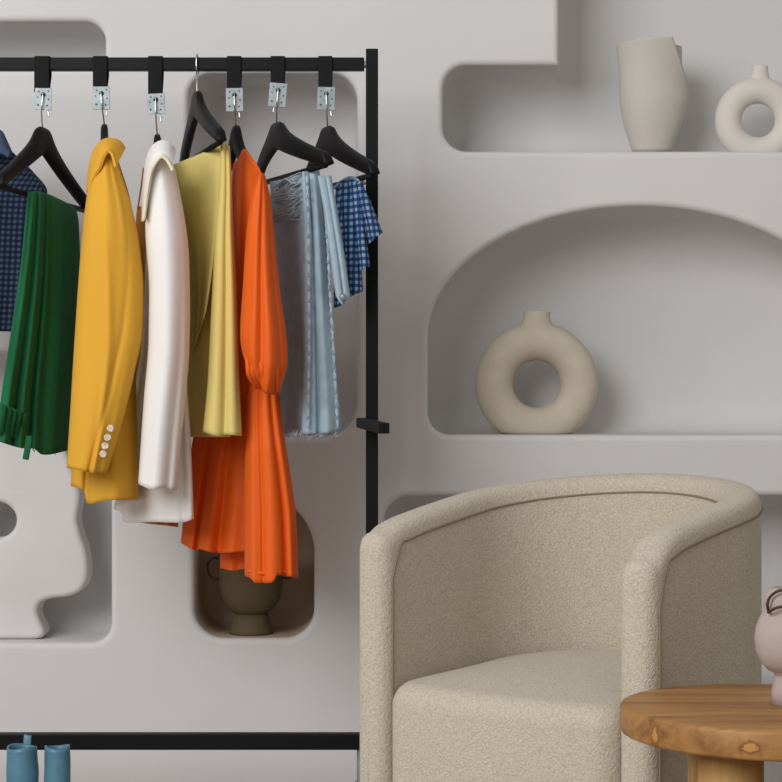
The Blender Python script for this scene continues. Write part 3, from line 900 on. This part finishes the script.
for nm, pth in (('side_seam', [(175, 307), (230, 308.5), (330, 309), (432, 308)]), ('inner_seam', [(176, 322), (230, 327), (290, 330), (431, 338)])):
    bm = bmesh.new()
    dd = 3.880 if nm == 'side_seam' else 3.884
    pts = [P(pl(pth, y), y, dd + 0.012 * max(0, 1 - (y - 172) / 60) - (0.003 if y > 300 else 0)) for y in range(176, 431, 3)]
    tube(bm, pts, [0.0028 + 0.0012 * math.sin(i * 2.1) for i in range(len(pts))], 8, flat=0.0016)
    obj(nm, bm, M['denim'], g)
    bm = bmesh.new()
    for i, y in enumerate(range(184, 430, 13)):
        c = P(pl(pth, y) + (0.5 if i % 2 else -0.5), y, dd - 0.0012 + 0.012 * max(0, 1 - (y - 172) / 60) - (0.003 if y > 300 else 0))
        bmesh.ops.create_uvsphere(bm, u_segments=10, v_segments=6, radius=1, matrix=Matrix.Translation(c) @ Matrix.Diagonal((0.0034, 0.0013, 0.0040 + 0.0018 * (i % 3), 1)))
    obj('seam_puckers', bm, M['denim_dark'], g)
bm = bmesh.new()
random.seed(9)
for i in range(60):
    x = random.uniform(282, 341)
    d_ = lerp(3.97, 3.905, min(1, (x - 282) / 25))
    y = 431 + random.uniform(-2, 1)
    pts = [P(x, y, d_), P(x + random.uniform(-2, 2), y + random.uniform(2, 5), d_ - 0.012), P(x + random.uniform(-4, 4), y + random.uniform(3, 9), d_ - 0.006)]
    tube(bm, smooth_path(pts, 3), 0.0006, 5)
t_ = obj('frayed_hem', bm, M['thread'], g); t_['kind'] = 'stuff'
bm = bmesh.new()
c = P(343, 297, 3.853)
bmesh.ops.create_uvsphere(bm, u_segments=16, v_segments=8, radius=1, matrix=Matrix.Translation(c) @ Matrix.Diagonal((0.007, 0.004, 0.007, 1)))
obj('button', bm, M['zinc'], g)

# gingham top by the post: pleats of different lengths
g = thing('gingham_top', 'blue and white gingham ruffled top beside the right post', 'top', P(352, 310, 3.95))
pleats = [
    ([(185, 336), (230, 334.5), (300, 334)], [(181, 346), (230, 348), (304, 346)], (3.96, 3.95), [(0, 8), (0.5, 4), (1, -6)], 81),
    ([(181, 340), (230, 343), (298, 345)], [(180, 354), (230, 358), (290, 363)], (3.93, 3.925), [(0, 4), (0.4, 1), (1, 1)], 82),
    ([(180, 349), (220, 355), (272, 360)], [(181, 361), (220, 364), (265, 370)], (3.905, 3.90), [(0, 0), (0.5, -1), (1, 2)], 83),
    ([(182, 355), (210, 362), (244, 369)], [(182, 361.5), (205, 372), (231, 382.5)], (3.885, 3.875), [(0, 0), (0.5, 0), (1, 2)], 84)]
for L_, R_, dd, bt, sd in pleats:
    fall('pleat', M['gingham'], g, L_, R_, dd, [(0, 0.012), (0.3, 0.025), (1, 0.035)], bot=bt, folds=[(0.5, 0.5, 0.3, 0.002, 0.008)], wob=0.003, seed=sd, nu=40)
bm = bmesh.new()
tube(bm, smooth_path([P(336, 187, 3.96), P(344, 181, 3.94), P(352, 178.5, 3.92), P(362, 182, 3.885)], 6), 0.0045, 12, flat=0.010)
obj('waist_casing', bm, M['gingham'], g)

# ------------------------------------------------------------------ boots
def boot(cx, wpx, label, tab, lean):
    d = 3.79
    top = P(cx, 746.5, d)
    t = thing('boot', label, 'boot', (top.x, d, 0), 'blue leather ankle boots')
    rx = wpx / 2 * d / F; ry = rx * 1.05
    n = 32
    bm = bmesh.new()
    rows = []
    for k in range(26):
        v = k / 25
        z = lerp(top.z, 0.075, v)
        a = rx * (1 + 0.14 * v + 0.03 * math.sin(6 * v)); b = ry * (1 + 0.35 * v * v)
        oy = -0.012 * v * v
        ox = lean * v
        wave = 0.0022 * math.exp(-v * 10)
        rows.append([bm.verts.new((top.x + ox + a * math.cos(q) * (1 + 0.04 * noise.noise((math.cos(q), v * 6, cx))), d + oy + b * math.sin(q), z + wave * math.sin(2 * q + cx))) for q in [2 * PI * j / n for j in range(n)]])
    grid_faces(bm, rows, True)
    obj('shaft', bm, M['teal'], t, solid=0.0035)
    bm = bmesh.new()
    rows = []
    for k in range(17):
        v = k / 16
        y = lerp(d + 0.045, d - 0.155, v)
        hw = 0.0305 * math.sqrt(max(0.02, 1 - abs(2 * v - 1)**4)) * (1 - 0.12 * v)
        hz = pl([(0, 0.07), (0.15, 0.095), (0.35, 0.095), (0.6, 0.062), (0.9, 0.042), (1, 0.022)], v)
        row = []
        for j in range(16):
            q = 2 * PI * j / 16
            zz = 0.016 + (hz - 0.016) * (0.5 + 0.5 * math.sin(q))
            row.append(bm.verts.new((top.x + lean + hw * math.cos(q), y, zz)))
        rows.append(row)
    grid_faces(bm, rows, True); bm.faces.new(rows[0]); bm.faces.new(rows[-1])
    obj('foot', bm, M['teal'], t)
    bm = bmesh.new()
    ring = [(top.x + lean + 0.0315 * math.cos(q), d - 0.055 + 0.106 * math.sin(q)) for q in [2 * PI * j / 40 for j in range(40)]]
    lo = [bm.verts.new((x, y, 0.0)) for x, y in ring]; hi = [bm.verts.new((x, y, 0.018)) for x, y in ring]
    grid_faces(bm, [lo, hi], True); bm.faces.new(lo); bm.faces.new(hi)
    obj('sole', bm, M['sole'], t, smooth=False, bevel=0.003)
    if tab:
        bm = bmesh.new()
        tube(bm, smooth_path([P(27, 747, d + ry), P(27.5, 738, d + ry + 0.003), P(28, 735.5, d + ry + 0.006), P(27.5, 739, d + ry + 0.010), P(27, 746, d + ry + 0.006)], 5), 0.0076, 10, flat=0.0012)
        obj('pull_tab', bm, M['teal'], t)
    return t


boot(22, 28, 'blue leather ankle boot with pull tab at the left edge', True, 0.004)
boot(57.5, 23, 'blue leather ankle boot standing right of the one with the tab', False, 0.0)

# ------------------------------------------------------------------ vases and sculpture
def ring_vase(cxp, cyp, Rpx, rpx, d, floor_px, neck, mt, label, grp):
    c = P(cxp, cyp, d)
    Rr = Rpx * d / F; r = rpx * d / F
    zf = W(0, floor_px)[1] + 0.0005
    t = thing('ring_vase', label, 'vase', (c.x, d, zf), grp)
    bm = bmesh.new()
    n, mn = 72, 32
    rows = []
    for i in range(n):
        q = 2 * PI * i / n
        row = []
        for j in range(mn):
            p = 2 * PI * j / mn
            rr = Rr + r * math.cos(p)
            z = c.z + rr * math.sin(q)
            row.append(bm.verts.new((c.x + rr * math.cos(q), d + r * 1.0 * math.sin(p), max(z, zf))))
        rows.append(row)
    grid_faces(bm, rows + [rows[0]], True)
    obj('ring_body', bm, mt, t)
    bm = bmesh.new()
    prof = []
    zt = P(0, neck[0], d).z
    for (py, hw) in neck[1]:
        prof.append((hw * d / F, P(0, py, d).z - zf))
    inner = [(prof[-1][0] - 0.004, prof[-1][1]), (prof[-1][0] - 0.005, prof[-1][1] - 0.02), (0.001, prof[-1][1] - 0.022)]
    lathe(bm, prof + inner, (c.x + neck[2] * d / F, d, zf), 32, True)
    hmin = prof[-1][0] * 0.97
    for v in bm.verts:
        q = Vector((v.co.x - c.x - neck[2] * d / F, v.co.y - d))
        if q.length > hmin:
            v.co.y = d + (v.co.y - d) * hmin / q.length
    obj('neck', bm, mt, t)


ring_vase(536.5, 384, 42.5, 18.8, 4.50, 435, (311.5, [(338, 24), (331, 21.5), (327, 18.5), (323.5, 15.5), (320, 14), (316, 13.2), (312.5, 13.6), (311.5, 13.2)], 0), M['cream'],
          'beige ring-shaped vase with short neck in the arched niche', 'ring vases in the niches')
ring_vase(758, 120.5, 30, 13.2, 4.50, 150.6, (66.5, [(92, 18), (86, 14.5), (82, 11.5), (77, 9.2), (72, 8.3), (68, 8.0), (66.5, 8.2)], 2), M['bone'],
          'pale ring-shaped vase with narrow neck on the top shelf', 'ring vases in the niches')


def folded_vase():
    d = 4.50
    zf = W(0, 150.6)[1] + 0.0005
    t = thing('folded_vase', 'tall greige ceramic vase with a wrapped fold on the top shelf', 'vase', (P(650, 0, d).x, d, zf))
    L_ = [(40, 616), (46, 617), (70, 619.5), (100, 620.5), (125, 625), (140, 629.5), (151, 633)]
    R_ = [(40, 683), (46, 683), (70, 682.5), (88, 684), (100, 686), (118, 683), (135, 677), (151, 671)]
    bm = bmesh.new()
    rows = []
    nv, nt_ = 60, 120
    for k in range(nv + 1):
        v = k / nv
        py = lerp(46, 151, v)
        xl, xr = pl(L_, py), pl(R_, py)
        cx = (xl + xr) / 2; hw = (xr - xl) / 2 * d / F
        hd = hw * (0.72 + 0.08 * v)
        g = 0.55 * max(0, 1 - v / 0.66) ** 1.1
        end = math.radians(lerp(-84, -20, min(1, v / 0.55) ** 1.2))
        row = []
        for j in range(nt_ + 1):
            u = j / nt_
            q = end + u * (2 * PI + 0.35)            # starts inside at the right front, runs round the back, overlaps itself
            f = 1 + g * (u - 0.72) * (1 if u > 0.72 else 0.22)
            if u > 0.72:
                f += 0.25 * g * ((u - 0.72) / 0.28) ** 2
            x = P(cx, 0, d).x + hw * math.cos(q) * (1 + (f - 1) * min(1.0, max(0.0, (math.cos(q) + 0.95) / 0.9)))
            y = d + hd * math.sin(q) * f
            tz = (-(x - P(650, 0, d).x) * 0.06) if v < 0.2 else 0
            z = P(0, py, d).z
            z += max(0, 1 - v / 0.5) * lerp(-0.003, 0.004 + 0.006 * math.cos(q - math.radians(-57)), min(1.0, max(0.0, (u - 0.3) / 0.5))**2 * (3 - 2 * min(1.0, max(0.0, (u - 0.3) / 0.5))))
            row.append(bm.verts.new((x, y, max(zf, z))))
        rows.append(row)
    grid_faces(bm, rows, False)
    c = bm.verts.new((P(652, 0, d).x, d, zf))
    last = rows[-1]
    for a, b in zip(last, last[1:]):
        bm.faces.new((a, b, c))
    o = obj('wrapped_body', bm, M['stone'], t, solid=0.004)
    return t


folded_vase()


def pot():
    d = 4.49
    zf = W(0, 638.5)[1] + 0.0005
    cx = P(251, 0, d).x
    t = thing('urn', 'dark olive-brown footed urn with ring handles behind the orange dress', 'urn', (cx, d, zf))
    s = d / F
    zz = lambda py: P(0, py, d).z - zf
    bm = bmesh.new()
    prof = [(22 * s, 0.0), (21.5 * s, zz(630)), (18.5 * s, zz(620)), (16.2 * s, zz(613))]
    lathe(bm, prof, (cx, d, zf), 48, True)
    obj('foot', bm, M['olive'], t)
    bm = bmesh.new()
    lathe(bm, [(15.5 * s, zz(613.5)), (22 * s, zz(609)), (28 * s, zz(600)), (31.5 * s, zz(588)), (32.5 * s, zz(572)), (32.5 * s, zz(555)), (29.5 * s, zz(555)), (29.5 * s, zz(575)), (20 * s, zz(600)), (0.002, zz(605))], (cx, d, zf), 56, True)
    obj('bowl', bm, M['olive'], t)
    for sx in (-1, 1):
        bm = bmesh.new()
        cc = Vector((cx + sx * 35.5 * s, d - 0.004, zf + zz(568)))
        pts = [cc + Vector((8 * s * math.cos(2 * PI * k / 28), 0.003 * math.sin(4 * PI * k / 28), 10.5 * s * math.sin(2 * PI * k / 28))) for k in range(29)]
        tube(bm, pts, 0.0022, 8, caps=False)
        obj('ring_handle', bm, M['brownwire'], t)


pot()


def sculpture():
    d = 4.50
    zf = W(0, 643)[1] + 0.0005
    out = [(-62, 470), (-40, 432), (0, 412), (38, 416), (62, 436), (74, 465), (82.5, 492), (81.3, 508), (80, 519), (83, 533), (88, 548), (90.5, 566), (89, 580), (82, 590), (70, 595), (54, 597), (44, 601),
           (40.5, 608), (41.5, 615), (44.5, 622), (47, 628), (46, 634), (39, 637), (20, 637.2), (-40, 637.2), (-78, 637), (-80, 632), (-72, 620), (-70, 606), (-80, 596), (-98, 585), (-105, 566), (-100, 548), (-85, 525), (-70, 498)]
    t = thing('vase_sculpture', 'white organic plaster vase with a round hole in the lower left niche', 'sculpture', (P(-10, 0, d).x, d, zf))
    cu = bpy.data.curves.new('c', 'CURVE')
    cu.dimensions = '2D'; cu.fill_mode = 'BOTH'
    cu.extrude = 0.030; cu.bevel_depth = 0.014; cu.bevel_resolution = 5; cu.offset = -0.014
    pts = [P(x, y, d) for x, y in out]
    sp = cu.splines.new('POLY')
    sm_ = smooth_path([(p.x, p.z, 0) for p in pts] + [(pts[0].x, pts[0].z, 0)], 4)[:-1]
    sp.points.add(len(sm_) - 1)
    for q, p in zip(sp.points, sm_):
        q.co = (p.x, p.y, 0, 1)
    sp.use_cyclic_u = True
    hc = P(-1, 519, d)
    sp = cu.splines.new('POLY')
    n = 40
    sp.points.add(n - 1)
    for k, q in enumerate(sp.points):
        q.co = (hc.x + 0.046 * math.cos(2 * PI * k / n), hc.z + 0.041 * math.sin(2 * PI * k / n), 0, 1)
    sp.use_cyclic_u = True
    tmp = bpy.data.objects.new('tmp', cu); COL.objects.link(tmp)
    dg = bpy.context.evaluated_depsgraph_get(); dg.update()
    me = bpy.data.meshes.new_from_object(tmp.evaluated_get(dg))
    bpy.data.objects.remove(tmp)
    me.transform(Matrix.Translation((0, d, 0)) @ Matrix.Rotation(PI / 2, 4, 'X'))
    for v in me.vertices:
        v.co.z = max(v.co.z, zf)
    bm = bmesh.new(); bm.from_mesh(me)
    bmesh.ops.remove_doubles(bm, verts=bm.verts, dist=1e-5)
    o = obj('plaster_body', bm, M['plaster'], t)
    for m_ in list(o.data.materials)[1:]:
        pass
    while len(o.data.materials) > 1:
        o.data.materials.pop()
    o.data.materials[0] = M['plaster']
    return o


sculpture()

# ------------------------------------------------------------------ tub armchair
def armchair():
    C = Vector((0.3484, 3.51, 0))
    th = R(38)
    Fd = Vector((-math.sin(th), -math.cos(th), 0)); Pd = Vector((math.cos(th), -math.sin(th), 0))
    w, tk, L = 0.297, 0.066, 0.262
    r = w - tk / 2
    t = thing('armchair', 'cream boucle tub armchair facing left in front of the wall', 'armchair', C)
    path = []
    half_len = L + r * PI / 2
    NS = 36
    for k in range(2 * NS + 1):
        s = -half_len + 2 * half_len * k / (2 * NS)      # 0 at the back, negative = viewer's left arm
        a = abs(s); sg = -1 if s < 0 else 1
        if a <= r * PI / 2:
            q = a / r
            pos = C + Pd * (sg * r * math.sin(q)) - Fd * (r * math.cos(q))
            nrm = (Pd * (sg * math.sin(q)) - Fd * math.cos(q))
        else:
            e = a - r * PI / 2
            pos = C + Pd * (sg * r) + Fd * e
            nrm = Pd * sg
        path.append((s, pos, nrm))

    def rim(s):
        q = min(1.0, max(0.0, 1 - (half_len - abs(s)) / 0.085))
        return 0.777 - 0.078 * (abs(s) / half_len) ** 1.7 - (0.012 if s < 0 else 0.032) * (1 - math.sqrt(1 - q * q))

    z0 = 0.035
    hw = tk / 2

    def section(h, k=1.0):
        """closed profile: (offset along outward normal, height)"""
        ro = 0.031
        pr = []
        pr.append((-hw * k, z0)); pr.append((-hw * k, 0.25)); pr.append((-hw * k, 0.45))
        pr.append((-hw * k, h - 0.12)); pr.append((-hw * k, h - ro))
        for i in range(1, 12):
            q = PI - PI * i / 12
            pr.append((hw * k * math.copysign(abs(math.cos(q))**0.72, math.cos(q)), h - ro + ro * math.sin(q)**0.8))
        pr.append((hw * k, h - ro)); pr.append((hw * k, h - 0.12)); pr.append((hw * k, 0.45)); pr.append((hw * k, 0.25)); pr.append((hw * k, z0))
        return pr
    bm = bmesh.new()
    rows = []
    def add_row(pos, nrm, h, k, push=Vector((0, 0, 0))):
        rows.append([bm.verts.new(pos + push + nrm * o + Vector((0, 0, z))) for (o, z) in section(h, k)])
    # rounded nose of the left arm, the sweep, the rounded nose of the right arm
    rn = 0.030
    nose = [(math.sin(q), math.cos(q)) for q in [PI / 2 * i / 6 for i in range(0, 7)]]
    for (sn, cs) in reversed(nose):                       # left end
        s, pos, nrm = path[0]
        add_row(pos, nrm, rim(s) - rn * (1 - max(cs, 0.0)**0.8), max(0.04, (hw - rn + rn * max(cs, 0)**0.8) / hw), Fd * rn * sn)
    for (s, pos, nrm) in path[1:-1]:
        add_row(pos, nrm, rim(s), 1.0)
    for (sn, cs) in nose:
        s, pos, nrm = path[-1]
        add_row(pos, nrm, rim(s) - rn * (1 - max(cs, 0.0)**0.8), max(0.04, (hw - rn + rn * max(cs, 0)**0.8) / hw), Fd * rn * sn)
    grid_faces(bm, rows, True)
    bm.faces.new(rows[0]); bm.faces.new(rows[-1])
    obj('shell', bm, M['boucle'], t)

    # seams where the facing strip meets the inside and the outside panels
    def seam(side):
        off = side * (hw + 0.0008)
        pts = []
        s0, p0, n0 = path[0]; s1, p1, n1 = path[-1]
        for z in [0.05 + 0.02 * i for i in range(int((rim(s0) - 0.045 - 0.05) / 0.02))]:
            pts.append(p0 + Fd * 0.004 + n0 * off + Vector((0, 0, z)))
        for (s, pos, nrm) in path[1:-1]:
            pts.append(pos + nrm * off + Vector((0, 0, rim(s) - 0.034)))
        for z in reversed([0.05 + 0.02 * i for i in range(int((rim(s1) - 0.045 - 0.05) / 0.02))]):
            pts.append(p1 + Fd * 0.004 + n1 * off + Vector((0, 0, z)))
        b = bmesh.new()
        tube(b, smooth_path(pts, 3), 0.0019, 8)
        obj('piping', b, M['seam'], t)
    seam(-1); seam(1)

    # seat cushion: D-shaped plan, domed top, rounded front edge
    ri = r - hw - 0.002
    plan = []
    front = L + 0.036
    for k in range(49):
        q = -PI / 2 + PI * k / 48
        plan.append(Pd * (ri * math.sin(q)) - Fd * (ri * math.cos(q)))
    cr = 0.045
    for k in range(6):
        plan.append(Pd * ri + Fd * lerp(0.02, front - cr, k / 5))
    for k in range(1, 9):
        q = PI / 2 * k / 8
        plan.append(Pd * (ri - cr + cr * math.cos(q)) + Fd * (front - cr + cr * math.sin(q)))
    for k in range(1, 12):
        u = lerp(ri - cr, -(ri - cr), k / 12)
        plan.append(Pd * u + Fd * (front + 0.012 * (1 - (u / (ri - cr))**2)))
    for k in range(0, 8):
        q = PI / 2 * k / 8
        plan.append(-Pd * (ri - cr + cr * math.sin(q)) + Fd * (front - cr + cr * math.cos(q)))
    for k in range(6):
        plan.append(-Pd * ri + Fd * lerp(front - cr, 0.02, k / 5))
    bm = bmesh.new()
    rows = []
    er = 0.04
    ztop = 0.444
    levels = [(0, z0 + 0.01), (0, 0.12), (0, 0.22), (0, 0.32), (0, ztop - er)]
    for i in range(1, 9):
        q = PI / 2 * i / 8
        levels.append((er * (1 - math.cos(q)), ztop - er + er * math.sin(q)))
    ctr = Fd * 0.03
    for (ins, z) in levels:
        rows.append([bm.verts.new(C + ctr + (p - ctr) * (1 - ins / max(0.12, (p - ctr).length)) + Vector((0, 0, z - (0.04 * p.dot(Fd) if z > 0.3 else 0)))) for p in plan])
    base_r = [v.co.copy() for v in rows[-1]]
    for i in range(1, 12):
        f = 1 - i / 12
        rows.append([bm.verts.new(Vector((C.x + ctr.x + (b.x - C.x - ctr.x) * f, C.y + ctr.y + (b.y - C.y - ctr.y) * f, b.z + 0.012 * (1 - f * f) + (ztop - b.z) * (1 - f)))) for b in base_r])
    grid_faces(bm, rows, True)
    bm.faces.new(rows[-1]); bm.faces.new(rows[0])
    obj('seat_cushion', bm, M['boucle'], t)
    b = bmesh.new()
    pts = [C + p * 1.003 + Vector((0, 0, 0.10)) for p in plan[55:]]
    for sx in (1, -1):
        for k in (1, 0):
            pass
    cs = [C + Pd * (ri - 0.012) + Fd * (front + 0.0), ]
    b.free()
    for (sx, ey) in ((-1, 0.2), (1, 0.2), (-1, -0.18), (1, -0.18)):
        b = bmesh.new()
        p = C + Pd * (sx * 0.19) + Fd * ey
        cyl(b, (p.x, p.y, 0.0), (p.x, p.y, 0.046), 0.02)
        obj('foot', b, M['hanger'], t)


armchair()

# ------------------------------------------------------------------ side table
def table():
    d = 2.90
    c = P(776, 705.5, d)
    rad = 155 * d / F
    tk = 0.041
    t = thing('side_table', 'round wooden side table with thick top in the lower right corner', 'table', (c.x, c.y, 0))
    n = 96

    def knot(ang, dz, rad_, ax):
        return ((c.x + rad * math.cos(ang), c.y + rad * math.sin(ang), c.z - dz), rad_, ax)
    k1 = knot(math.asin(-0.62) + 0 if False else PI + 0.55, 0.020, 0.011, (1.0, 1.0, 0.75))
    k2 = knot(PI + 1.22, 0.024, 0.013, (0.62, 0.62, 1.3))
    wm = wood('oiled_teak', (k1, k2))
    bm = bmesh.new()
    ed = 0.005
    prof = [(rad - ed, -tk), (rad - ed * 0.3, -tk + ed * 0.3), (rad, -tk + ed), (rad, -ed), (rad - ed * 0.3, -ed * 0.3), (rad - ed, 0), (rad * 0.6, 0), (0.004, 0)]
    rows = []
    for (rr, z) in prof:
        rows.append([bm.verts.new((c.x + rr * (1 + 0.012 * math.sin(3 * q + 0.5) * rr / rad) * math.cos(q), c.y + rr * (1 + 0.012 * math.sin(3 * q + 0.5) * rr / rad) * math.sin(q), c.z + z)) for q in [2 * PI * k / n for k in range(n)]])
    grid_faces(bm, rows, True); bm.faces.new(rows[0]); bm.faces.new(rows[-1])
    obj('tabletop', bm, wm, t)
    lw = wood('oiled_teak_leg', None)
    for (dx, dy) in ((-0.080, -0.085), (-0.066, 0.105), (0.12, 0.0)):
        bm = bmesh.new()
        lathe(bm, [(0.043, 0), (0.046, 0.006), (0.046, c.z - tk + 0.001)], (c.x + dx, c.y + dy, 0), 40, True)
        obj('leg', bm, lw, t)
    # small jug on it
    dv = 2.915
    b0 = P(793, 0, dv)
    s = dv / F
    zf = c.z + 0.0005
    g = thing('jug', 'small round pinkish ceramic jug with cord handle on the wooden table', 'jug', (b0.x, dv, zf))
    zz = lambda py: (CAMZ - (py - CY) * dv / F) - zf
    bm = bmesh.new()
    prof = [(22 * s, 0.0), (21 * s, zz(690)), (19 * s, zz(678)), (18.5 * s, zz(673)), (25 * s, zz(670)), (32.5 * s, zz(662)), (37 * s, zz(650)), (38.3 * s, zz(638)), (36.5 * s, zz(626)), (32 * s, zz(616)), (28.5 * s, zz(611)),
            (28.5 * s, zz(604)), (28 * s, zz(596)), (24 * s, zz(590)), (20 * s, zz(587)), (17 * s, zz(588)), (15 * s, zz(600)), (0.003, zz(602))]
    lathe(bm, prof, (b0.x, dv, zf), 56, True)
    obj('ceramic_body', bm, M['pink'], g)
    bm = bmesh.new()
    zc = lambda px, py, dd: P(px, py, dd)
    pts = [P(768.5, 612, dv - 0.022), P(767.5, 604, dv - 0.026), P(770, 597, dv - 0.029), P(777, 591.5, dv - 0.035), P(785, 590, dv - 0.042), P(793, 592, dv - 0.046), P(799, 598, dv - 0.046), P(796, 604, dv - 0.048), P(786, 606, dv - 0.047), P(776, 608, dv - 0.042), P(769, 612, dv - 0.032), P(768.5, 612, dv - 0.022)]
    tube(bm, smooth_path(pts, 5), 0.0021, 8)
    obj('cord_handle', bm, M['brownwire'], g)


table()

# ------------------------------------------------------------------ light, sky, camera
wd = bpy.data.worlds.new('World')
scene.world = wd
wd.use_nodes = True
bg = wd.node_tree.nodes['Background']
bg.inputs[0].default_value = (1.0, 0.955, 0.90, 1)
bg.inputs[1].default_value = 0.43


def area(name, loc, target, sx, sy, power, col):
    l = bpy.data.lights.new(name, 'AREA')
    l.shape = 'RECTANGLE'; l.size = sx; l.size_y = sy; l.energy = power; l.color = col
    o = bpy.data.objects.new(name, l)
    COL.objects.link(o)
    o.location = loc
    o.rotation_euler = (Vector(target) - Vector(loc)).to_track_quat('-Z', 'Y').to_euler()
    return o


area('window_daylight', (-2.4, 0.0, 2.8), (0.0, 4.2, 1.0), 2.9, 2.5, 182, (0.985, 0.985, 1.0))

cam = bpy.data.cameras.new('Camera')
co = bpy.data.objects.new('Camera', cam)
COL.objects.link(co)
co.location = (0, 0, CAMZ)
co.rotation_euler = (PI / 2, 0, 0)
cam.sensor_fit = 'HORIZONTAL'
cam.sensor_width = 36.0
cam.lens = 36.0 * F / 782.0
cam.clip_start = 0.05
scene.camera = co
scene.view_settings.view_transform = 'Standard'
scene.view_settings.look = 'None'
scene.view_settings.exposure = -0.06
scene.view_settings.gamma = 1.0
scene.view_settings.use_curve_mapping = False
